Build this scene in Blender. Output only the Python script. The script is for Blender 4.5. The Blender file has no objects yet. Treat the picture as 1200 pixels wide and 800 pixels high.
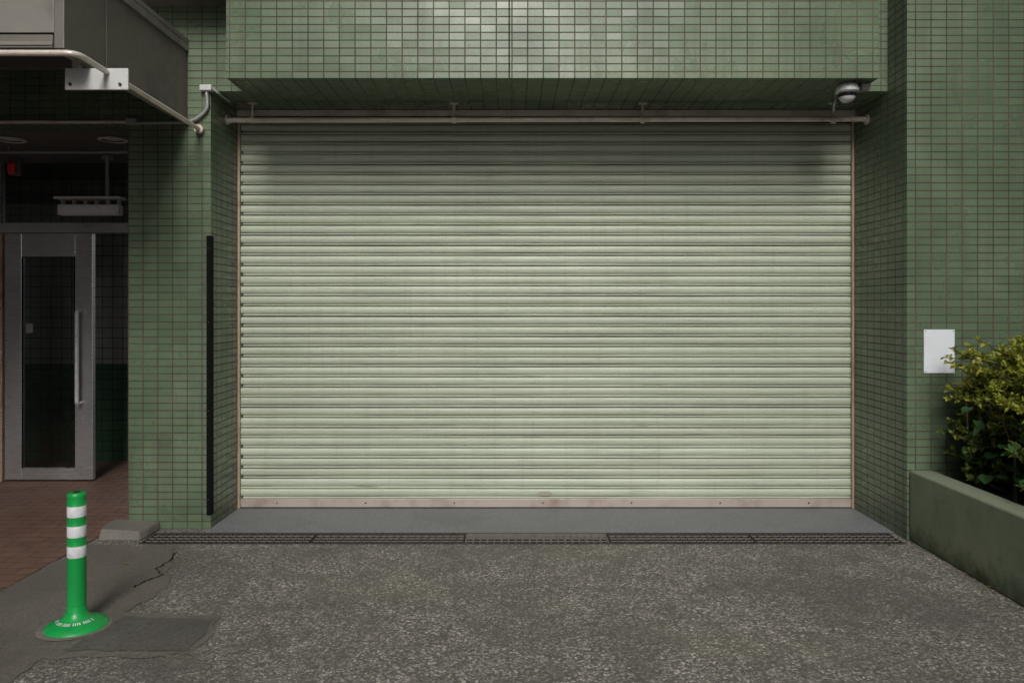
import bpy, math, random
from mathutils import Vector, Matrix, noise
from mathutils.geometry import tessellate_polygon
random.seed(7)
S = bpy.context.scene
COL = S.collection

# ------------------------------------------------------------------ helpers
def empty(name, loc=(0,0,0)):
    o = bpy.data.objects.new(name, None); o.location = loc
    o.empty_display_size = .2
    COL.objects.link(o); return o

def mesh_obj(name, verts, faces, mat=None, parent=None, smooth=False, uv=True, mats=None, fm=None):
    me = bpy.data.meshes.new(name)
    me.from_pydata([tuple(v) for v in verts], [], faces); me.update()
    if mats:
        for m in mats: me.materials.append(m)
        if fm:
            for p, i in zip(me.polygons, fm): p.material_index = i
    elif mat: me.materials.append(mat)
    if uv:
        l = me.uv_layers.new(name="UVMap")
        for p in me.polygons:
            n = p.normal; a = (abs(n.x), abs(n.y), abs(n.z)); k = a.index(max(a))
            for li in p.loop_indices:
                c = me.vertices[me.loops[li].vertex_index].co
                l.data[li].uv = (c.y, c.z) if k == 0 else ((c.x, c.z) if k == 1 else (c.x, c.y))
    if smooth:
        for p in me.polygons: p.use_smooth = True
    o = bpy.data.objects.new(name, me); COL.objects.link(o)
    if parent: o.parent = parent
    return o

def box(name, x0, x1, y0, y1, z0, z1, mat, parent=None, bevel=0):
    v = [(x,y,z) for x in (x0,x1) for y in (y0,y1) for z in (z0,z1)]
    f = [(0,1,3,2),(4,6,7,5),(0,4,5,1),(2,3,7,6),(0,2,6,4),(1,5,7,3)]
    o = mesh_obj(name, v, f, mat, parent)
    if bevel:
        m = o.modifiers.new("b", 'BEVEL'); m.width = bevel; m.segments = 2
    return o

def tube_data(pts, r, seg=12, caps=True):
    pts = [Vector(p) for p in pts]; V=[]; F=[]
    n = len(pts); up = None
    for i,p in enumerate(pts):
        t = (pts[min(i+1,n-1)] - pts[max(i-1,0)]).normalized()
        if up is None:
            up = Vector((0,0,1)) if abs(t.z) < .9 else Vector((0,1,0))
        a = t.cross(up).normalized(); b = a.cross(t).normalized(); up = b
        rr = r[i] if isinstance(r,(list,tuple)) else r
        for k in range(seg):
            an = 2*math.pi*k/seg
            V.append(p + a*math.cos(an)*rr + b*math.sin(an)*rr)
    for i in range(n-1):
        for k in range(seg):
            F.append((i*seg+k, i*seg+(k+1)%seg, (i+1)*seg+(k+1)%seg, (i+1)*seg+k))
    if caps:
        F.append(tuple(range(seg))[::-1]); F.append(tuple((n-1)*seg+k for k in range(seg)))
    return V,F

def tube(name, pts, r, mat, parent=None, seg=12):
    V,F = tube_data(pts, r, seg)
    o = mesh_obj(name, V, F, mat, parent, smooth=True)
    m = o.modifiers.new("e",'EDGE_SPLIT'); m.split_angle = math.radians(50)
    return o

def bend(pts, rad=.05, n=5):
    pts=[Vector(p) for p in pts]; out=[pts[0]]
    for i in range(1,len(pts)-1):
        a=(pts[i-1]-pts[i]).normalized(); b=(pts[i+1]-pts[i]).normalized()
        p0=pts[i]+a*rad; p1=pts[i]+b*rad
        for k in range(n+1):
            t=k/n; out.append(p0*(1-t)**2+pts[i]*2*t*(1-t)+p1*t*t)
    out.append(pts[-1]); return out

def lathe(name, prof, cx, cy, mat, parent=None, seg=40, mats=None, fmf=None):
    V=[];F=[];fm=[]
    for r,z in prof:
        for k in range(seg):
            a=2*math.pi*k/seg; V.append((cx+r*math.cos(a), cy+r*math.sin(a), z))
    for i in range(len(prof)-1):
        for k in range(seg):
            F.append((i*seg+k, i*seg+(k+1)%seg, (i+1)*seg+(k+1)%seg, (i+1)*seg+k))
            fm.append(fmf(i,k) if fmf else 0)
    F.append(tuple((len(prof)-1)*seg+k for k in range(seg))); fm.append(0)
    o = mesh_obj(name,V,F,mat,parent,smooth=True,mats=mats,fm=fm if mats else None)
    m = o.modifiers.new("e",'EDGE_SPLIT'); m.split_angle = math.radians(40)
    return o

# ------------------------------------------------------------------ materials
class NT:
    def __init__(s, name):
        s.m = bpy.data.materials.new(name); s.m.use_nodes=True
        s.t = s.m.node_tree; s.t.nodes.clear()
        s.out = s.n('ShaderNodeOutputMaterial'); s.b = s.n('ShaderNodeBsdfPrincipled')
        s.l(s.b.outputs[0], s.out.inputs[0])
    def n(s, typ, **kw):
        nd = s.t.nodes.new(typ)
        for k,v in kw.items(): setattr(nd,k,v)
        return nd
    def l(s,a,b): s.t.links.new(a,b)
    def inp(s, nd, key, val):
        if isinstance(val, bpy.types.NodeSocket): s.l(val, nd.inputs[key])
        else: nd.inputs[key].default_value = val
    def coord(s, kind='Object', scale=(1,1,1)):
        tc = s.n('ShaderNodeTexCoord'); mp = s.n('ShaderNodeMapping')
        s.l(tc.outputs[kind], mp.inputs[0]); mp.inputs['Scale'].default_value = scale
        return mp.outputs[0]
    def noise(s, vec, scale, detail=4, rough=.55, dist=0):
        nd = s.n('ShaderNodeTexNoise'); s.l(vec, nd.inputs['Vector'])
        nd.inputs['Scale'].default_value=scale; nd.inputs['Detail'].default_value=min(detail,4)
        nd.inputs['Roughness'].default_value=rough; nd.inputs['Distortion'].default_value=dist
        return nd.outputs[0]
    def ramp(s, fac, a, b, ca=0., cb=1.):
        nd = s.n('ShaderNodeMapRange'); s.l(fac, nd.inputs[0])
        nd.inputs[1].default_value=a; nd.inputs[2].default_value=b
        nd.inputs[3].default_value=ca; nd.inputs[4].default_value=cb
        return nd.outputs[0]
    def mix(s, fac, a, b, mode='MIX'):
        nd = s.n('ShaderNodeMix', data_type='RGBA', blend_type=mode)
        s.inp(nd,0,fac)
        for i,c in ((6,a),(7,b)):
            if isinstance(c,(tuple,list)): nd.inputs[i].default_value=(c[0],c[1],c[2],1)
            else: s.l(c, nd.inputs[i])
        return nd.outputs[2]
    def math(s, op, a, b=0.):
        nd = s.n('ShaderNodeMath', operation=op); s.inp(nd,0,a); s.inp(nd,1,b); return nd.outputs[0]
    def bump(s, h, dist=.002, strength=1., normal=None):
        nd = s.n('ShaderNodeBump'); s.l(h, nd.inputs['Height'])
        nd.inputs['Distance'].default_value=dist; nd.inputs['Strength'].default_value=strength
        if normal is not None: s.l(normal, nd.inputs['Normal'])
        return nd.outputs[0]
    def fin(s, col=None, rough=None, metal=None, normal=None, spec=None):
        for k,v in (('Base Color',col),('Roughness',rough),('Metallic',metal),('Normal',normal),('Specular IOR Level',spec)):
            if v is None: continue
            if isinstance(v,(tuple,list)): s.b.inputs[k].default_value=(v[0],v[1],v[2],1)
            else: s.inp(s.b,k,v)
        return s.m

def simple(name, c, rough=.5, metal=0, var=.25, scale=8, dirt=(.08,.07,.06), dirtamt=.35, bump=.0005, spec=.5):
    t = NT(name); v = t.coord()
    n1 = t.noise(v, scale, 4, .6); n2 = t.noise(v, scale*6, 3)
    c1 = t.mix(t.ramp(n1,.3,.7,0,var), c, tuple(x*.6 for x in c))
    c2 = t.mix(t.ramp(n1,.5,.8,0,dirtamt), c1, dirt)
    return t.fin(c2, t.ramp(n2,.3,.7,max(rough-.1,.03),min(rough+.12,1)), metal, t.bump(n2,bump), spec)

def tile_mat(name, ca, cb, grout, w=.1, h=.05, rough=.28, patch=(.235,.295,.20), patchamt=.65, tilt=.045, mortar=.0040, off=0., dirt=.42):
    t = NT(name)
    uv = t.coord('UV'); ob = t.coord()
    br = t.n('ShaderNodeTexBrick', offset=off, squash=1.)
    t.l(uv, br.inputs['Vector'])
    br.inputs['Scale'].default_value=1; br.inputs['Mortar Size'].default_value=mortar
    br.inputs['Mortar Smooth'].default_value=.2; br.inputs['Bias'].default_value=0
    br.inputs['Brick Width'].default_value=w; br.inputs['Row Height'].default_value=h
    dv = t.n('ShaderNodeVectorMath', operation='DIVIDE'); t.l(uv,dv.inputs[0]); dv.inputs[1].default_value=(w,h,1)
    fl = t.n('ShaderNodeVectorMath', operation='FLOOR'); t.l(dv.outputs[0],fl.inputs[0])
    wn = t.n('ShaderNodeTexWhiteNoise', noise_dimensions='3D'); t.l(fl.outputs[0], wn.inputs['Vector'])
    c = t.mix(wn.outputs['Value'], ca, cb)
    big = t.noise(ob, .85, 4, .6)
    c = t.mix(t.ramp(big,.46,.68,0,patchamt), c, patch)  # pale patches; on the green wall tile they paint in sky reflections
    big2 = t.noise(ob, 2.3, 4, .65)
    c = t.mix(t.ramp(big2,.45,.85,0,dirt), c, tuple(x*.4 for x in ca))
    streak = t.noise(t.coord('Object',(9,9,.7)), 1.5, 4, .6)
    c = t.mix(t.ramp(streak,.5,.8,0,.4), c, (.065,.065,.052))
    fine = t.noise(ob, 60, 2)
    c = t.mix(t.ramp(fine,.35,.7,0,.18), c, tuple(x*.6 for x in ca))
    g = t.mix(t.ramp(big2,.35,.65), grout, tuple(x*.5 for x in grout))
    c = t.mix(br.outputs['Fac'], c, g)
    sb = t.n('ShaderNodeVectorMath', operation='SUBTRACT'); t.l(wn.outputs['Color'],sb.inputs[0]); sb.inputs[1].default_value=(.5,.5,.5)
    sc = t.n('ShaderNodeVectorMath', operation='SCALE'); t.l(sb.outputs[0],sc.inputs[0]); sc.inputs['Scale'].default_value=tilt
    ge = t.n('ShaderNodeNewGeometry')
    ad = t.n('ShaderNodeVectorMath', operation='ADD'); t.l(sc.outputs[0],ad.inputs[0]); t.l(ge.outputs['Normal'],ad.inputs[1])
    nm = t.n('ShaderNodeVectorMath', operation='NORMALIZE'); t.l(ad.outputs[0],nm.inputs[0])
    nrm = t.bump(t.math('MULTIPLY', br.outputs['Fac'], -1.), .0022, .8, nm.outputs[0])
    r = t.math('ADD', t.ramp(big2,.3,.7,rough-.08,rough+.14), t.math('MULTIPLY', br.outputs['Fac'], .5))
    return t.fin(c, r, 0, nrm)

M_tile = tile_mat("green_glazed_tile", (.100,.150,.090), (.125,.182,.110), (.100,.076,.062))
M_tile_dk = tile_mat("dark_green_tile", (.03,.085,.05), (.04,.10,.06), (.02,.02,.02), patch=(.04,.10,.06),w=.1,h=.1)
M_tile_gy = tile_mat("grey_interior_tile", (.30,.31,.31), (.36,.37,.365), (.08,.08,.08), patch=(.36,.37,.37), w=.1,h=.1)
M_floor = tile_mat("brown_paver", (.17,.095,.07), (.22,.125,.092), (.07,.055,.05), w=.2,h=.1, rough=.5, patch=(.2,.14,.11), patchamt=.5, tilt=.02, off=.5, mortar=.004)

def ground_mat():
    t = NT("exposed_aggregate"); v = t.coord()
    warp = t.n('ShaderNodeVectorMath', operation='ADD')
    nz = t.n('ShaderNodeTexNoise'); t.l(v,nz.inputs['Vector']); nz.inputs['Scale'].default_value=45; nz.inputs['Detail'].default_value=3
    s2 = t.n('ShaderNodeVectorMath', operation='SCALE'); t.l(nz.outputs['Color'],s2.inputs[0]); s2.inputs['Scale'].default_value=.03
    t.l(v,warp.inputs[0]); t.l(s2.outputs[0],warp.inputs[1])
    vo = t.n('ShaderNodeTexVoronoi'); t.l(warp.outputs[0],vo.inputs['Vector']); vo.inputs['Scale'].default_value=78
    sep = t.n('ShaderNodeSeparateColor'); t.l(vo.outputs['Color'],sep.inputs[0])
    stone = t.mix(t.ramp(sep.outputs[0],.15,.95), (.12,.11,.10), (.46,.43,.385))
    stone = t.mix(t.ramp(sep.outputs[1],.86,.88,0,1), stone, (.62,.585,.53))
    n_mid = t.noise(v, 15, 4, .8)
    c = t.mix(t.ramp(n_mid,.42,.62,0,.75), stone, (.25,.232,.206))
    gap = t.ramp(vo.outputs['Distance'],.40,.62)
    c = t.mix(t.math('MULTIPLY',gap,.85), c, (.085,.078,.068))
    big3 = t.noise(v, 4.5, 4, .8)
    c = t.mix(t.ramp(big3,.46,.64,0,.7), c, (.11,.103,.091))
    big = t.noise(v, .8, 4, .62, .3)
    c = t.mix(t.ramp(big,.48,.64,0,.58), c, (.095,.09,.081))
    big2 = t.noise(t.coord('Object',(.7,1.5,1)), 1.1, 4, .65)
    c = t.mix(t.ramp(big2,.52,.72,0,.35), c, (.17,.175,.12))
    h = t.math('ADD', t.math('MULTIPLY', vo.outputs['Distance'], -1.), t.math('MULTIPLY', n_mid, 1.2))
    return t.fin(c, .8, 0, t.bump(h,.005,.9), .3)
M_ground = ground_mat()

def smooth_conc(name, a, b, sc=2.5, rough=.7, stain=(.05,.045,.04)):
    t = NT(name); v = t.coord()
    n1=t.noise(v,sc,4,.65,.4); n2=t.noise(v,sc*30,4,.8); n3=t.noise(v,sc*.5,4,.6)
    c=t.mix(t.ramp(n1,.3,.7),a,b); c=t.mix(t.ramp(n2,.40,.62,0,.65),c,tuple(x*.5 for x in a))
    c=t.mix(t.ramp(n3,.5,.75,0,.55),c,stain)
    return t.fin(c, t.ramp(n1,.3,.7,rough-.12,rough+.1), 0, t.bump(n2,.004,1.), .35)
M_patch = smooth_conc("old_asphalt_patch",(.150,.135,.116),(.20,.185,.16),stain=(.085,.077,.067))
M_patch2 = smooth_conc("darker_repair",(.105,.097,.087),(.145,.136,.120),stain=(.065,.058,.052))
M_apron = smooth_conc("apron_concrete",(.20,.21,.215),(.26,.27,.275), rough=.55, stain=(.12,.12,.12))
M_kerb = smooth_conc("kerb_concrete",(.20,.185,.16),(.30,.28,.25), sc=6)
M_road = smooth_conc("road_asphalt",(.045,.045,.045),(.06,.06,.06))
M_opp = smooth_conc("street_render",(.20,.19,.175),(.26,.25,.235), sc=1)

def planter_mat():
    t = NT("painted_planter"); v=t.coord()
    n1=t.noise(v,3,4,.65); n2=t.noise(v,50,3); n3=t.noise(v,7,4,.7)
    c=t.mix(t.ramp(n1,.3,.7),(.18,.215,.15),(.24,.27,.195))
    sx=t.n('ShaderNodeSeparateXYZ'); t.l(v,sx.inputs[0])
    low=t.ramp(t.math('ADD',sx.outputs[2],t.math('MULTIPLY',n3,.35)),.16,.32,1,0)
    c=t.mix(t.math('MULTIPLY',low,.9),c,(.045,.05,.02))
    c=t.mix(t.ramp(n3,.55,.75,0,.45),c,(.08,.09,.06))
    return t.fin(c,.75,0,t.bump(n2,.002,.6),.3)
M_planter = planter_mat()

def shutter_mat():
    t = NT("painted_shutter_steel"); v=t.coord()
    n1=t.noise(v,1.3,4,.6)
    c=t.mix(t.ramp(n1,.3,.7),(.44,.50,.395),(.50,.55,.445))
    sx=t.n('ShaderNodeSeparateXYZ'); t.l(v,sx.inputs[0])
    # each slat has weathered slightly differently
    idx=t.math('FLOOR', t.math('DIVIDE', t.math('SUBTRACT', sx.outputs[2], .075), .0755))
    wn=t.n('ShaderNodeTexWhiteNoise', noise_dimensions='1D'); t.l(idx, wn.inputs['W'])
    c=t.mix(t.ramp(wn.outputs['Value'],0,1,0,.30),c,(.29,.315,.245))
    st=t.noise(t.coord('Object',(.9,1,22)),1.6,4,.65)
    c=t.mix(t.ramp(st,.49,.77,0,.55),c,(.26,.285,.215))
    vs=t.noise(t.coord('Object',(16,1,.8)),1.3,4,.6)
    c=t.mix(t.ramp(vs,.5,.8,0,.3),c,(.28,.295,.23))
    sc=t.noise(t.coord('Object',(1.6,1,110)),1.5,3,.5)
    c=t.mix(t.ramp(sc,.655,.695,0,.8),c,(.11,.09,.065))
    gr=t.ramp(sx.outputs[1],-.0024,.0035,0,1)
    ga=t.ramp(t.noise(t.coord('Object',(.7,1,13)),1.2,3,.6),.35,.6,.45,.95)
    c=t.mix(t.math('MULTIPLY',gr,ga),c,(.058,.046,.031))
    return t.fin(c,t.ramp(st,.3,.7,.40,.56),0,t.bump(n1,.004,.5),.45)
M_shut = shutter_mat()
M_alu = simple("aged_aluminium",(.46,.39,.35),.45,.2,.3,5,(.20,.11,.08),.6)
M_rail = simple("rusty_rail",(.44,.34,.25),.5,.1,.4,6,(.17,.08,.04),.6)
M_pipe = simple("galvanised_pipe",(.76,.68,.62),.36,.25,.25,5,(.30,.17,.11),.6)
M_conduit = simple("grey_conduit",(.36,.37,.37),.45,.2,.3,6)
M_white = simple("white_plastic",(.62,.63,.62),.4,0,.12,9,(.3,.29,.26),.25)
M_paper = simple("notice_board_white",(.74,.78,.84),.45,0,.06,4,(.5,.5,.5),.3)
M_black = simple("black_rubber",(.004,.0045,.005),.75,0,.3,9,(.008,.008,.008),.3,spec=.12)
M_dark = simple("dark_void",(.006,.006,.006),.9,spec=.1)
M_lens = simple("smoked_dome",(.01,.01,.012),.08)
def steel_mat():
    t=NT("brushed_stainless"); v=t.coord()
    br=t.noise(t.coord('Object',(6,6,220)),2,3,.7); n=t.noise(t.coord('Object',(2,2,.8)),1.2,3,.5)
    c=t.mix(t.ramp(br,.3,.7),(.58,.58,.59),(.74,.74,.75)); c=t.mix(t.ramp(n,.4,.7,0,.5),c,(.40,.395,.39))
    return t.fin(c,t.ramp(br,.3,.7,.24,.38),.75,t.bump(br,.0004,.4))
M_steel = steel_mat()
M_canopy = simple("canopy_panel",(.19,.175,.155),.5,.1,.25,2.5,(.08,.07,.06),.5)
M_canopy_l = simple("canopy_trim",(.26,.245,.22),.45,.1,.25,3,(.10,.09,.08),.5)
M_ceil = simple("painted_ceiling",(.12,.12,.12),.6)
M_green = simple("green_urethane",(.008,.34,.07),.38,0,.2,10,(.02,.14,.04),.35)
M_refl = simple("reflective_band",(.72,.74,.77),.35,0,.2,30,(.35,.35,.36),.5)
M_red = simple("red_plastic",(.75,.05,.02),.35)
M_soil = simple("soil",(.045,.032,.02),.95,0,.5,30,bump=.01)
M_iron = simple("drain_steel",(.055,.048,.042),.65,0,.4,12,(.03,.02,.015),.6,spec=.2)
M_galv = simple("drain_galvanised",(.17,.16,.145),.6,0,.4,12,(.09,.065,.05),.6,spec=.25)
M_bark = simple("twig_bark",(.09,.065,.04),.85)

def glass_mat():
    t=NT("door_glass"); t.t.nodes.remove(t.b)
    tr=t.n('ShaderNodeBsdfTransparent'); tr.inputs[0].default_value=(.72,.75,.74,1)
    gl=t.n('ShaderNodeBsdfGlossy'); gl.inputs['Roughness'].default_value=.03
    fr=t.n('ShaderNodeFresnel'); fr.inputs[0].default_value=1.5
    mx=t.n('ShaderNodeMixShader'); t.l(t.math('MULTIPLY',fr.outputs[0],1.3),mx.inputs[0]); t.l(tr.outputs[0],mx.inputs[1]); t.l(gl.outputs[0],mx.inputs[2])
    t.l(mx.outputs[0],t.out.inputs[0]); return t.m
M_glass=glass_mat()

def leaf_mat():
    t=NT("shrub_leaf")
    at=t.n('ShaderNodeAttribute'); at.attribute_name='leafcol'
    t.fin(at.outputs['Color'],.42,0)
    tl=t.n('ShaderNodeBsdfTranslucent'); t.l(at.outputs['Color'],tl.inputs[0])
    mx=t.n('ShaderNodeMixShader'); mx.inputs[0].default_value=.3
    t.l(t.b.outputs[0],mx.inputs[1]); t.l(tl.outputs[0],mx.inputs[2]); t.l(mx.outputs[0],t.out.inputs[0])
    return t.m
M_leaf=leaf_mat()

# ------------------------------------------------------------------ dimensions (metres)
YS=5.74      # shutter plane
YP=5.204     # left pier / lintel face
YR=4.948     # right wall face
XL,XR=-2.041,2.545
ZS=2.963
TOP=7.5

# ------------------------------------------------------------------ ground with drain slot
gx0,gx1,gy0,gy1=-2.37,2.50,4.875,5.095
xs=[-150,gx0,gx1,150]; ys=[-150,gy0,gy1,150]
V=[(x,y,0) for y in ys for x in xs]; F=[]
for j in range(3):
    for i in range(3):
        if i==1 and j==1: continue
        a=j*4+i; F.append((a,a+1,a+5,a+4))
mesh_obj("ground",V,F,M_ground)

def sheet(name,pts,z,mat,parent=None,jag=0,step=.05):
    out=[]
    n=len(pts)
    for i in range(n):
        a=Vector(pts[i]); b=Vector(pts[(i+1)%n]); L=(b-a).length
        k=max(1,int(L/step)) if jag else 1
        for q in range(k):
            p=a.lerp(b,q/k)
            if jag and q>0: p+=Vector((noise.noise(Vector((p.x*9,p.y*9,i)))*jag+random.uniform(-1,1)*jag*.2, noise.noise(Vector((p.x*9,p.y*9,i+50)))*jag+random.uniform(-1,1)*jag*.2))
            out.append(Vector((p.x,p.y,z)))
    if jag:
        fs=[]
        for t in tessellate_polygon([out]):
            a,b,c=(out[i] for i in t)
            cr=(b-a).cross(c-a).z
            if abs(cr)<1e-9: continue
            fs.append(tuple(t) if cr>0 else tuple(t)[::-1])
    else: fs=[tuple(range(len(out)))]
    return mesh_obj(name,out,fs,mat,parent)

sheet("asphalt_patch",[(-2.70,2.0),(-2.05,2.0),(-2.0,3.28),(-1.367,3.31),(-1.40,3.73),(-1.906,3.77),(-1.84,4.09),(-2.116,4.82),(-2.70,4.85)],.004,M_patch,jag=.035,step=.035)
sheet("asphalt_patch.001",[(-1.96,3.35),(-1.40,3.34),(-1.43,3.68),(-1.88,3.72)],.008,M_patch2,jag=.02,step=.035)
fl=empty("paved_entrance_floor")
sheet("pavers_outside",[(-9,0.5),(-2.70,.5),(-2.70,5.0),(-9,5.0)],.006,M_floor,fl)
sheet("pavers_inside",[(-9,5.0),(-2.603,5.0),(-2.603,9.5),(-9,9.5)],.006,M_floor,fl)
sheet("concrete_apron",[(XL-.0,5.10),(XR,5.10),(XR,6.2),(XL,6.2)],.004,M_apron)
pts=[(-2.05,4.68),(-2.02,4.52),(-2.04,4.4),(-1.96,4.30),(-2.0,4.18),(-2.03,4.08)]
L=[];R=[]
for i in range(len(pts)-1):
    for q in range(6):
        p=Vector(pts[i]).lerp(Vector(pts[i+1]),q/6)+Vector((random.uniform(-.012,.012),random.uniform(-.006,.006)))
        w=random.uniform(.0015,.006)
        L.append((p.x-w,p.y,.0085)); R.append((p.x+w,p.y,.0085))
n=len(L); mesh_obj("pavement_crack",L+R,[(i,n+i,n+i+1,i+1) for i in range(n-1)],M_dark)

kb=[(-2.66,4.93),(-2.39,4.93),(-2.375,5.0),(-2.375,5.203),(-2.70,5.203),(-2.70,5.05)]
V=[(x,y,0) for x,y in kb]+[(x*1.0+(.012 if x<-2.5 else -.012),y+(.015 if y<5.1 else 0),.065+.01*math.sin(x*30)) for x,y in kb]
nk=len(kb)
o=mesh_obj("kerb_stone",V,[tuple(range(nk))[::-1],tuple(range(nk,2*nk))]+[(i,(i+1)%nk,nk+(i+1)%nk,nk+i) for i in range(nk)],M_kerb)
m=o.modifiers.new("b",'BEVEL'); m.width=.012; m.segments=2

# ------------------------------------------------------------------ drain grating
dg=empty("drain_grating")
box("trench_floor",gx0-.01,gx1+.01,gy0-.01,gy1+.01,-.14,-.12,M_dark,dg)
box("trench_front",gx0,gx1,gy0-.012,gy0,-.12,-.004,M_dark,dg)
box("trench_back",gx0,gx1,gy1,gy1+.012,-.12,-.002,M_dark,dg)
def grate(name,x0,x1,mat,mat2):
    V=[];F=[]
    def add(a0,a1,b0,b1,c0,c1):
        k=len(V); V.extend([(x,y,z) for x in (a0,a1) for y in (b0,b1) for z in (c0,c1)])
        F.extend([tuple(k+i for i in f) for f in [(0,1,3,2),(4,6,7,5),(0,4,5,1),(2,3,7,6),(0,2,6,4),(1,5,7,3)]])
    add(x0,x1,gy0+.003,gy0+.008,-.03,.003); add(x0,x1,gy1-.008,gy1-.003,-.03,.003)
    add(x0,x0+.008,gy0+.0082,gy1-.0082,-.03,.003); add(x1-.008,x1,gy0+.0082,gy1-.0082,-.03,.003)
    nb=int((x1-x0)/.045)
    for i in range(1,nb):
        x=x0+.004+(x1-x0-.008)*i/nb
        add(x-.0035,x+.0035,gy0+.0082,gy1-.0082,-.030,.002)
    mesh_obj(name+"_bars",V,F,mat,dg)
    V.clear(); F.clear()
    for j in range(1,4):
        y=gy0+(gy1-gy0)*j/4
        add(x0+.0085,x1-.0085,y-.0028,y+.0028,-.004,.0035)
    mesh_obj(name+"_rods",V,F,mat2,dg)
segs=[-2.365,-1.29,-.305,.626,1.56,2.495]
for i in range(5):
    grate("grate_%d"%i,segs[i]+.004,segs[i+1]-.004,M_galv if i==2 else M_iron,M_galv)
for nm,a,b in (("frame_front",gy0-.006,gy0+.0025),("frame_back",gy1-.0025,gy1+.004)):
    box(nm,gx0,gx1,a,b,-.03,.0055,M_iron,dg)

# ------------------------------------------------------------------ building
bd=empty("tiled_building")
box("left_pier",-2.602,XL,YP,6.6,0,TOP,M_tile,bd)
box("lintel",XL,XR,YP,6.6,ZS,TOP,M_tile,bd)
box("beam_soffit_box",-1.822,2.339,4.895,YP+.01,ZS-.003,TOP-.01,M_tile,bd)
box("expansion_joint",-.022,-.014,4.892,4.90,ZS-.004,TOP-.02,M_dark,bd)
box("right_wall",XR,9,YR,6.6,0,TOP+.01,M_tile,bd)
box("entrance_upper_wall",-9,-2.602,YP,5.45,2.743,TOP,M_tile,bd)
box("upper_ledge",-2.55,-1.83,4.93,YP,3.535,3.75,M_canopy,bd)
box("entrance_ceiling",-9,-2.602,5.45,9.5,2.743,2.85,M_ceil,bd)
box("interior_back_wall_upper",-9,-3.75,7.5,7.6,.95,2.743,M_tile_gy,bd)
box("interior_back_wall_lower",-9,-3.75,7.495,7.6,0,.95,M_tile_dk,bd)
box("corridor_wall_upper",-3.75,-2.602,8.6,8.7,.86,2.743,M_ceil,bd)
box("corridor_wall_lower",-3.75,-2.602,8.595,8.7,0,.86,M_tile_dk,bd)
box("entrance_far_wall",-5.6,-5.5,YP,7.49,0,2.743,M_tile_gy,bd)
box("garage_back",XL,XR,6.4,6.5,0,ZS,M_dark,bd)
box("roof_slab",-9,9,5.0,9.5,TOP+.02,TOP+.2,M_canopy,bd)

# ------------------------------------------------------------------ roller shutter
sh=empty("roller_shutter",(0,YS,0))
prof=[(0,.006),(.002,-.007),(.006,-.0105),(.010,-.009),(.0125,.005),(.0175,.003),(.025,-.004),(.040,-.0075),(.055,-.007),(.066,-.0035),(.0725,.003)]
p=.0755; n=38; z0=.075; NX=36
V=[];F=[]
for s in range(n):
    dj=random.uniform(-.0014,.0014); zj=random.uniform(-.001,.001); ti=random.uniform(-.0022,.0022)
    for z,d in prof:
        for i in range(NX+1):
            x=XL+.012+(XR-XL-.024)*i/NX
            w=noise.noise(Vector((x*1.2,s*.9,0)))*.0018
            zz=z0+s*p+z+zj+noise.noise(Vector((x*.6,s*.35,9)))*.0014
            V.append((x,d+dj+w+ti*z/p,zz))
rows=n*len(prof)
for r in range(rows-1):
    for i in range(NX):
        a=r*(NX+1)+i; F.append((a,a+1,a+NX+2,a+NX+1))
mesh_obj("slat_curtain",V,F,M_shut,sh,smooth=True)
V=[];F=[]
for s in range(0,n):
    for xx in ((XL+.022,XL+.034),):
        if random.random()<.85:
            zc=z0+s*p+.012; k=len(V)
            x0,x1=xx; V.extend([(x,y,z) for x in (x0,x1) for y in (-.016,.0) for z in (zc-.006,zc+.008)])
            F.extend([tuple(k+i for i in f) for f in [(0,1,3,2),(4,6,7,5),(0,4,5,1),(2,3,7,6),(0,2,6,4),(1,5,7,3)]])
mesh_obj("end_locks",V,F,M_iron,sh)
box("bottom_bar",XL+.014,XR-.014,-.018,.02,.012,.074,M_alu,sh,.003)
box("bottom_seal",XL+.014,XR-.014,-.008,.012,.003,.012,M_black,sh)
for i in range(7):
    x=-1.75+i*.66
    tube("bar_bolt_%d"%i,[(x,-.0185,.045),(x,-.024,.045)],.006,M_iron,sh,8)
for nm,xa,xb in (("guide_rail_left",XL,XL+.018),("guide_rail_right",XR-.018,XR)):
    box(nm,xa,xb,-.032,-.012,0.005,ZS-.002,M_rail,sh,.002)
box("header_plate",XL+.001,XR-.001,-.05,-.034,2.915,ZS-.003,M_pipe,sh)
box("header_lip",XL+.001,XR-.001,-.06,-.034,2.895,2.903,M_pipe,sh)
box("header_shadow_gap",XL+.02,XR-.02,-.03,-.012,2.87,2.914,M_black,sh)  # solid black strip drawn for the shade in the header gap
V=[(0.245+.055*math.cos(a)+.0, -.0115, .112+.016*math.sin(a)) for a in [2*math.pi*k/24 for k in range(24)]]
mesh_obj("worn_label",V,[tuple(range(24))],simple("faded_label",(.36,.35,.28),.6,0,.5,60),sh)

# hanging rail pipe in front of the shutter
hp=empty("rail_pipe")
tube("pipe",[(XL+.001,5.5,2.838),(XR-.001,5.5,2.846)],.019,M_pipe,hp,16)
for x in (-1.86,-.416,.935,2.30):
    tube("hanger",[(x,5.5,2.86),(x,5.5,ZS-.001)],.009,M_pipe,hp,8)
    tube("clamp",[(x-.014,5.5,2.842),(x+.014,5.5,2.842)],.027,M_pipe,hp,16)
    box("hanger_plate",x-.03,x+.03,5.48,5.52,ZS-.008,ZS-.001,M_pipe,hp)
for x in (XL+.006,XR-.006):
    tube("flange",[(x-.005,5.5,2.842),(x+.005,5.5,2.842)],.036,M_pipe,hp,16)

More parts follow.
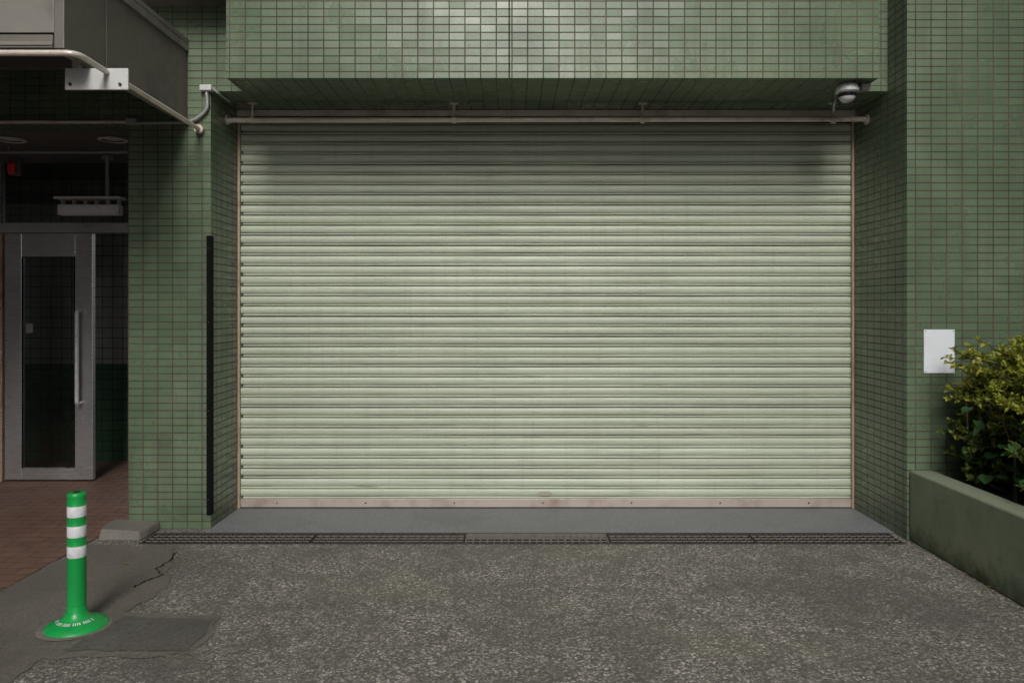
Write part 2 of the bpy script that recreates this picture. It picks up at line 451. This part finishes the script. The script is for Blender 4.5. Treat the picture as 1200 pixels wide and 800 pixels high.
# black corner guard
cg=empty("corner_guard")
box("guard_face",XL-.027,XL+.007,YP-.010,YP-.001,.095,1.985,M_black,cg,.004)
box("guard_return",XL+.001,XL+.0065,YP-.001,YP+.035,.095,1.985,M_black,cg,.002)
for z in (.2,.8,1.4,1.9): tube("screw",[(XL-.012,YP-.009,z),(XL-.012,YP-.013,z)],.005,M_iron,cg,8)

# ------------------------------------------------------------------ canopy
ca=empty("entrance_canopy")
Xc=-2.203; Yf=3.777; zb=2.772; zt=3.28
box("side_fascia_front",Xc-.05,Xc,Yf,4.16,zb,zt,M_canopy,ca,.004)
box("side_fascia_rear",Xc-.05,Xc,4.170,YP-.002,zb,zt,M_canopy,ca,.004)
box("side_fascia_joint",Xc-.048,Xc-.006,4.1601,4.1699,zb+.002,zt-.002,M_dark,ca)
box("front_fascia",-6.5,Xc-.052,Yf+.003,Yf+.05,zb+.07,zt,M_canopy_l,ca,.004)
box("front_trim",-6.5,Xc-.052,Yf-.008,Yf+.052,zb,zb+.066,M_canopy,ca,.004)
box("front_reveal",-6.5,Xc-.052,Yf-.002,Yf+.003,zb+.0665,zb+.078,M_dark,ca)
box("front_lip",-6.5,Xc-.052,Yf-.014,Yf-.0081,zb+.012,zb+.03,M_canopy_l,ca,.002)
box("side_lower_flange",Xc-.0495,Xc+.012,Yf+.01,YP-.002,zb-.012,zb-.0005,M_canopy_l,ca)
box("side_top_flange",Xc+.0005,Xc+.012,Yf+.01,YP-.002,zt-.05,zt,M_canopy_l,ca)
box("top_cap",-6.5,Xc+.014,Yf-.012,YP-.002,zt+.001,zt+.03,M_canopy_l,ca)
box("soffit",-6.5,Xc-.052,Yf+.06,YP-.002,3.10,3.14,M_ceil,ca)
for i in range(3): box("joist_%d"%i,-6.5,Xc-.053,4.2+i*.35,4.24+i*.35,3.03,3.099,M_canopy,ca)

# drain pipe along canopy
dp=empty("drain_pipe")
tube("pipe",bend([(-6.4,3.72,2.735),(-2.11,3.72,2.73),(-2.11,5.19,2.70)],.06),.015,M_pipe,dp,14)
tube("end_cap",[(-2.11,5.165,2.70),(-2.11,5.203,2.70)],.03,M_pipe,dp,16)
box("bracket_plate",-2.33,-2.0,4.0,4.015,2.632,2.745,M_white,dp,.004)
box("bracket_arm",-2.30,-2.27,4.0155,4.05,2.70,2.80,M_white,dp)
for x in (-2.30,-2.04):
    tube("plate_bolt",[(x,4.0,2.66),(x,3.992,2.66)],.008,M_iron,dp,8)

# conduit + junction boxes
cd=empty("electrical_conduit")
box("junction_box_upper",-2.10,-2.02,YP-.05,YP-.001,2.955,2.995,M_white,cd,.006)
box("junction_box_left",-2.60,-2.53,YP-.045,YP-.001,2.728,2.772,M_conduit,cd,.006)
tube("flex_cable",bend([(-2.06,YP-.025,2.955),(-2.05,YP-.025,2.84),(-2.11,YP-.025,2.78),(-2.18,YP-.025,2.745),(-2.53,YP-.02,2.742)],.04),.011,M_conduit,cd,10)
tube("wall_conduit",[(-2.60,YP-.02,2.75),(-6,YP-.02,2.75)],.011,M_pipe,cd,10)
tube("reveal_conduit",[(-2.02,YP-.025,2.975),(-1.99,YP-.02,2.95),(-1.985,5.4,2.945)],.008,M_conduit,cd,8)

# ------------------------------------------------------------------ entrance door set
gd=empty("glass_door")
YD=6.6
def frame(prefix,x0,x1,z0,z1,wl,wr,wt,wb,par,y0=YD,y1=YD+.05,mat=M_steel):
    box(prefix+"_stile_l",x0,x0+wl,y0,y1,z0,z1,mat,par,.003)
    box(prefix+"_stile_r",x1-wr,x1,y0,y1,z0,z1,mat,par,.003)
    box(prefix+"_rail_t",x0+wl,x1-wr,y0+.002,y1-.002,z1-wt,z1,mat,par,.002)
    box(prefix+"_rail_b",x0+wl,x1-wr,y0+.002,y1-.002,z0,z0+wb,mat,par,.002)
    box(prefix+"_glass",x0+wl,x1-wr,(y0+y1)/2-.004,(y0+y1)/2+.004,z0+wb,z1-wt,M_glass,par)
    g=.006
    box(prefix+"_bead_l",x0+wl,x0+wl+g,y0-.002,y0+.01,z0+wb,z1-wt,M_dark,par)
    box(prefix+"_bead_r",x1-wr-g,x1-wr,y0-.002,y0+.01,z0+wb,z1-wt,M_dark,par)
    box(prefix+"_bead_t",x0+wl+g,x1-wr-g,y0-.001,y0+.01,z1-wt-g,z1-wt,M_dark,par)
frame("leaf",-4.36,-3.606,.02,2.135,.145,.15,.20,.10,gd)
hx=-3.70
tube("pull_handle",bend([(hx,YD-.001,1.47),(hx,YD-.07,1.47),(hx,YD-.07,.68),(hx,YD-.001,.68)],.025),.016,M_refl,gd,12)
box("lock",hx-.015,hx+.015,YD-.008,YD-.001,.50,.56,M_steel,gd,.002)
box("glass_sticker",-4.19,-4.13,YD+.019,YD+.0205,1.28,1.36,M_canopy_l,gd)
df=empty("door_frame")
box("transom_bar",-5.49,-2.605,YD-.02,YD+.06,2.14,2.225,M_steel,df,.003)
box("jamb",-4.43,-4.372,YD-.02,YD+.06,.006,2.139,M_rail,df,.003)
box("fixed_glass",-5.49,-4.432,YD+.02,YD+.028,.006,2.139,M_glass,df)
box("transom_glass",-5.49,-2.605,YD+.02,YD+.028,2.226,2.742,M_glass,df)
box("far_stile",-5.0,-4.9,YD-.02,YD+.06,.006,2.139,M_steel,df,.003)
for x in (-4.42,): box("transom_mullion",x,x+.03,YD-.01,YD+.05,2.226,2.741,M_steel,df)
hs=empty("hanging_entrance_sign")
box("sign_box",-3.72,-3.22,6.28,6.36,2.255,2.34,M_white,hs,.006)
box("sign_top_rail",-3.74,-3.20,6.26,6.38,2.385,2.405,M_white,hs,.003)
for i in range(6): box("sign_post_%d"%i,-3.70+i*.092,-3.685+i*.092,6.30,6.34,2.341,2.384,M_conduit,hs)
box("sign_face",-3.70,-3.24,6.274,6.279,2.27,2.325,M_refl,hs)
tube("rod",[(-3.33,6.32,2.40),(-3.33,6.32,2.742)],.014,M_conduit,hs,10)
tube("rod_flange",[(-3.33,6.32,2.715),(-3.33,6.32,2.742)],.045,M_conduit,hs,16)
cr_=empty("ceiling_rail"); tube("rail",[(-5.4,5.95,2.70),(-2.61,5.95,2.70)],.010,M_conduit,cr_,10)
for x in (-4.8,-3.9,-3.0): tube("rail_hanger",[(x,5.95,2.70),(x,5.95,2.742)],.006,M_conduit,cr_,8)
for i,x in enumerate((-3.71,-2.95,-4.5)):
    d=empty("ceiling_downlight" if i==0 else "ceiling_downlight.%03d"%i)
    lathe("trim",[(.075,2.741),(.105,2.738),(.105,2.733),(.08,2.728),(.074,2.74)],x,5.68,M_white,d)
    lathe("can",[(.073,2.735),(.06,2.741),(.02,2.7415)],x,5.68,M_dark,d)
ex=empty("red_exit_sign")  # red exit sign in plain plastic, gives no light
box("exit_sign_base",-4.20,-4.10,6.40,6.44,2.60,2.742,M_ceil,ex,.005)
box("exit_sign_face",-4.185,-4.125,6.36,6.399,2.61,2.70,M_red,ex,.012)

# ------------------------------------------------------------------ CCTV
cc=empty("security_camera")
cx,cy=2.19,5.02
lathe("mount",[(.045,ZS-.004),(.055,ZS-.010),(.066,ZS-.022),(.073,ZS-.038),(.073,ZS-.058),(.064,ZS-.066)],cx,cy,M_white,cc)
lathe("dome",[(.057,ZS-.065),(.055,ZS-.082),(.046,ZS-.105),(.032,ZS-.120),(.010,ZS-.127)],cx,cy,M_white,cc)
lathe("lens_window",[(.0585,ZS-.070),(.0575,ZS-.080),(.052,ZS-.092)],cx,cy,M_lens,cc)
box("power_box",2.275,2.332,4.99,5.05,ZS-.05,ZS-.004,M_conduit,cc,.005)
tube("link",[(2.255,5.02,ZS-.028),(2.277,5.02,ZS-.028)],.012,M_conduit,cc,8)
tube("cable",bend([(2.15,5.06,ZS-.06),(2.13,5.09,ZS-.13),(2.15,5.12,ZS-.17),(2.16,5.18,ZS-.06),(2.16,5.19,ZS-.001)],.03),.005,M_conduit,cc,8)

# ------------------------------------------------------------------ notice, small wall box
nb=empty("wall_notice")
box("panel",2.650,2.848,YR-.008,YR-.001,1.077,1.357,M_paper,nb,.002)
for x in (2.66,2.838):
    for z in (1.087,1.347): tube("pin",[(x,YR-.008,z),(x,YR-.011,z)],.003,M_iron,nb,8)
ob=empty("outlet_box")
box("cover",2.925,2.99,YR-.045,YR-.001,.735,.835,M_white,ob,.006)
box("lid",2.932,2.983,YR-.052,YR-.0455,.745,.80,M_conduit,ob,.003)

# ------------------------------------------------------------------ planter
pl=empty("planter_wall")
ZP=.453
box("side_wall",2.558,2.71,-.5,YR-.002,0,ZP,M_planter,pl,.012)
box("end_wall",2.711,6,-.5,-.35,0,ZP-.002,M_planter,pl,.012)
box("far_wall",5.85,6,-.349,YR-.002,0,ZP-.002,M_planter,pl,.012)
V=[];F=[];N=30
for j in range(N+1):
    for i in range(N+1):
        x=2.711+3.138*i/N; y=-.349+(YR+.347)*j/N
        V.append((x,y,.38+.03*noise.noise(Vector((x*4,y*4,0)))))
for j in range(N):
    for i in range(N):
        a=j*(N+1)+i; F.append((a,a+1,a+N+2,a+N+1))
mesh_obj("soil",V,F,M_soil,pl,smooth=True)

# ------------------------------------------------------------------ shrub
sb=empty("evergreen_shrub")
LV=[];LF=[];LC=[]
def leaf(pos,dirv,size,col,width=.5):
    d=dirv.normalized(); side=d.cross(Vector((random.gauss(0,.5),random.gauss(0,.5),1))).normalized()
    up=side.cross(d).normalized(); w=size*width
    k=len(LV)
    LV.extend([pos,pos+d*size*.4+side*w*.5+up*size*.06,pos+d*size-up*size*.06,
               pos+d*size*.4-side*w*.5+up*size*.06,pos+d*size*.5-up*size*.02])
    for f in [(0,1,4),(1,2,4),(2,3,4),(3,0,4)]: LF.append(tuple(k+q for q in f)); LC.append(col)
def bigleaf(pos,dirv,size,col):
    d=dirv.normalized(); side=d.cross(Vector((0,0,1))).normalized(); up=side.cross(d).normalized(); k=len(LV)
    ring=[(0,0),(-.08,.3),(.15,.48),(.45,.46),(.75,.28),(1,0),(.75,-.28),(.45,-.46),(.15,-.48),(-.08,-.3)]
    LV.append(pos+d*size*.4-up*size*.05)
    for a,b in ring: LV.append(pos+d*size*a+side*size*b*.95+up*size*.07*abs(b)*2-up*size*.1*a)
    for i in range(10): LF.append((k,k+1+i,k+1+(i+1)%10)); LC.append(col)
TV=[];TF=[]
def twig(pts,r):
    v,f=tube_data(pts,r,5,True); k=len(TV); TV.extend(v); TF.extend([tuple(q+k for q in ff) for ff in f])
def spray(base,dirv,length,bright):
    pts=[base]; p=base.copy(); d=dirv.normalized(); nseg=6
    for i in range(nseg):
        d=(d+Vector((random.gauss(0,.13),random.gauss(0,.13),random.gauss(.02,.1)))).normalized()
        p=p+d*length/nseg; pts.append(p.copy())
    twig(pts,[.0030*(1-i/(nseg+1))+.0008 for i in range(nseg+1)])
    for i in range(1,nseg+1):
        for q in range(5):
            t=random.random(); pp=pts[i-1].lerp(pts[i],t)
            ld=(d*.6+Vector((random.gauss(0,1),random.gauss(0,1),random.gauss(.25,.7)))).normalized()
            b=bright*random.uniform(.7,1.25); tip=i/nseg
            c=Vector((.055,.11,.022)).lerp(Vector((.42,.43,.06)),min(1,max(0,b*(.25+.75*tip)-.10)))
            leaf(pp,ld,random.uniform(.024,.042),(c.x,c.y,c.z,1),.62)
clumps=[]
for i in range(240):
    x=random.uniform(2.78,3.75); y=random.uniform(3.90,4.86)
    h=1.22+.09*noise.noise(Vector((x*4,y*4,4)))+.05*max(0,x-3.0)
    if y<4.3: h-=.4*(4.3-y)
    if x<2.98: h-=.07
    lo=.45
    z=lo+(h-lo)*(random.random()**.9)
    if x<2.84: z=min(z,.95)
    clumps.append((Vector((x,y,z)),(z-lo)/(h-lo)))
for c,t in clumps:
    root=Vector((c.x+.15*random.random()+.05,c.y+random.uniform(-.1,.1),.38))
    if random.random()<.3: twig([root,root.lerp(c,.5)+Vector((random.gauss(0,.04),random.gauss(0,.04),0)),c],[.011,.007,.004])
    for q in range(8):
        th=random.uniform(0,2*math.pi); el=random.uniform(-.3,1.2)
        dv=Vector((math.cos(th)*math.cos(el),math.sin(th)*math.cos(el),math.sin(el)))
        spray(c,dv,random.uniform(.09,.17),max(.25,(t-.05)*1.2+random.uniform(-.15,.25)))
for q in range(16):
    spray(Vector((2.83+random.uniform(-.02,.08),4.6+random.uniform(-.25,.2),1.12+random.uniform(-.08,.10))),Vector((-.9,random.gauss(0,.4),.35+random.uniform(-.3,.3))),random.uniform(.14,.25),1.1)
for q in range(34):
    b=Vector((2.76+random.uniform(-.03,.13),4.3+random.uniform(-.2,.4),random.uniform(.5,.95)))
    g=random.uniform(.8,1.3)
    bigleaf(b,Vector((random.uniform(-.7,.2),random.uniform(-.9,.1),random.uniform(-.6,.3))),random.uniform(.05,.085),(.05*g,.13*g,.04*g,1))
def put_leaves(name,parent):
    o=mesh_obj(name,LV,LF,M_leaf,parent,uv=False)
    at=o.data.color_attributes.new("leafcol",'FLOAT_COLOR','CORNER')
    for pi,pg in enumerate(o.data.polygons):
        for l in pg.loop_indices: at.data[l].color=LC[pi]
put_leaves("leaves",sb)
mesh_obj("twigs",TV,TF,M_bark,sb,uv=False,smooth=True)
LV=[];LF=[];LC=[]
for q in range(60):
    r=random.random()
    if r<.6: x,y=2.55-abs(random.gauss(0,.06)),random.uniform(2.6,4.9)
    elif r<.8: x,y=random.uniform(1.2,2.5),4.86-abs(random.gauss(0,.05))
    else: x,y=random.uniform(-2.3,2.4),random.uniform(3.2,4.8)
    a=random.uniform(0,6.28); g=random.uniform(.5,1.2)
    leaf(Vector((x,y,.009)),Vector((math.cos(a),math.sin(a),random.uniform(0,.15))),random.uniform(.014,.028),(.20*g,.15*g,.06*g,1),.6)
put_leaves("fallen_leaves",None)

# ------------------------------------------------------------------ green bollard
bo=empty("green_delineator_post")
bx,by=-2.04,3.60
bandz=[(.336,.388),(.430,.482),(.524,.574)]
prof=[(.134,.004),(.136,.012),(.130,.022),(.100,.034),(.070,.046),(.052,.062),(.044,.085),(.041,.11)]
lathe("flexible_base",prof,bx,by,M_green,bo,48)
prof2=[(.041,.111)]
for a,b in bandz:
    prof2+= [(.0405,a-.002),(.0412,a),(.0412,b),(.0402,b+.002)]
prof2+=[(.040,.612),(.041,.616),(.041,.628),(.036,.634),(.024,.636)]
def fmf(i,k):
    return 1 if i in (2,6,10) else 0
lathe("post",prof2,bx,by,None,bo,40,mats=[M_green,M_refl],fmf=fmf)
lathe("top_hole",[(.018,.6365),(.004,.637)],bx,by,M_dark,bo,20)
V=[];F=[]
for i in range(26):
    a=math.radians(195+i*6.2); r0,r1=.072,.088
    if i%5==4: continue
    for rr,aa in ((r0,a),(r1,a),(r1,a+.06),(r0,a+.06)):
        V.append((bx+rr*math.cos(aa),by+rr*math.sin(aa),.0475 if rr==r0 else .0415))
    k=len(V)-4; F.append((k,k+1,k+2,k+3))
mesh_obj("raised_lettering",V,F,M_refl,bo)
lathe("glue_ring",[(.158,.0085),(.148,.0105),(.13,.0105)],bx-.008,by-.003,M_kerb,bo,40)

# ------------------------------------------------------------------ street behind the viewpoint (context for light and reflections)
box("street_kerb",-60,60,-4.15,-4.0,0,.012,M_kerb)
sheet("road",[(-60,-9),(60,-9),(60,-4.16),(-60,-4.16)],.004,M_road)
def block(name,x0,x1,y0,y1,h,win=True):
    e=empty(name); box("walls",x0,x1,y0,y1,0,h,M_opp,e)
    if not win: return
    nx=int((x1-x0)/2.4)
    for f in range(int(h/3)):
        for i in range(nx):
            xx=x0+1.2+(x1-x0-1.2)/nx*i-.3
            box("window",xx,xx+1.3,y1+.002,y1+.03,f*3+1,f*3+2.4,M_lens,e)
block("opposite_shade_building",-26,-2.9,-18,-9.5,17)  # unseen; height and gap shaped so sunlight falls off toward the sides
block("opposite_shade_building.001",4.0,26,-18,-9.5,17)
block("flanking_shade_building",-16,-6.6,-3.5,4.6,10,False)  # unseen masses added on both flanks to darken the forecourt edges
block("flanking_shade_building.001",6.2,16,-3.5,4.9,10,False)

# ------------------------------------------------------------------ light
w=bpy.data.worlds.new("World"); S.world=w; w.use_nodes=True
nt=w.node_tree; nt.nodes.clear()
wo=nt.nodes.new('ShaderNodeOutputWorld'); bg=nt.nodes.new('ShaderNodeBackground')
sk=nt.nodes.new('ShaderNodeTexSky'); sk.sky_type='NISHITA'; sk.sun_disc=False
EL,AZ=36,-1
sk.sun_elevation=math.radians(EL); sk.sun_rotation=math.radians(180+AZ)
sk.air_density=1.; sk.dust_density=4.
hs_=nt.nodes.new('ShaderNodeHueSaturation'); hs_.inputs['Saturation'].default_value=.25
nt.links.new(sk.outputs[0],hs_.inputs['Color']); nt.links.new(hs_.outputs[0],bg.inputs[0]); nt.links.new(bg.outputs[0],wo.inputs[0])
bg.inputs[1].default_value=.125
sl=bpy.data.lights.new("Sun",'SUN'); sl.energy=2.8; sl.angle=math.radians(25); sl.color=(1,.96,.90)
so=bpy.data.objects.new("Sun",sl); COL.objects.link(so)
a=math.radians(AZ); e=math.radians(EL)
src=Vector((-math.sin(a)*math.cos(e),-math.cos(a)*math.cos(e),math.sin(e)))
so.rotation_euler=(-src).to_track_quat('-Z','Y').to_euler()
so.location=src*20

# ------------------------------------------------------------------ camera
cm=bpy.data.cameras.new("Camera"); cm.lens=27; cm.sensor_width=36; cm.shift_y=-.0333
cm.clip_start=.05; cm.clip_end=600
co=bpy.data.objects.new("Camera",cm); COL.objects.link(co)
co.location=(0,0,1.5); co.rotation_euler=(math.radians(90),0,0)
S.camera=co
S.view_settings.view_transform='Standard'; S.view_settings.look='None'; S.view_settings.exposure=0
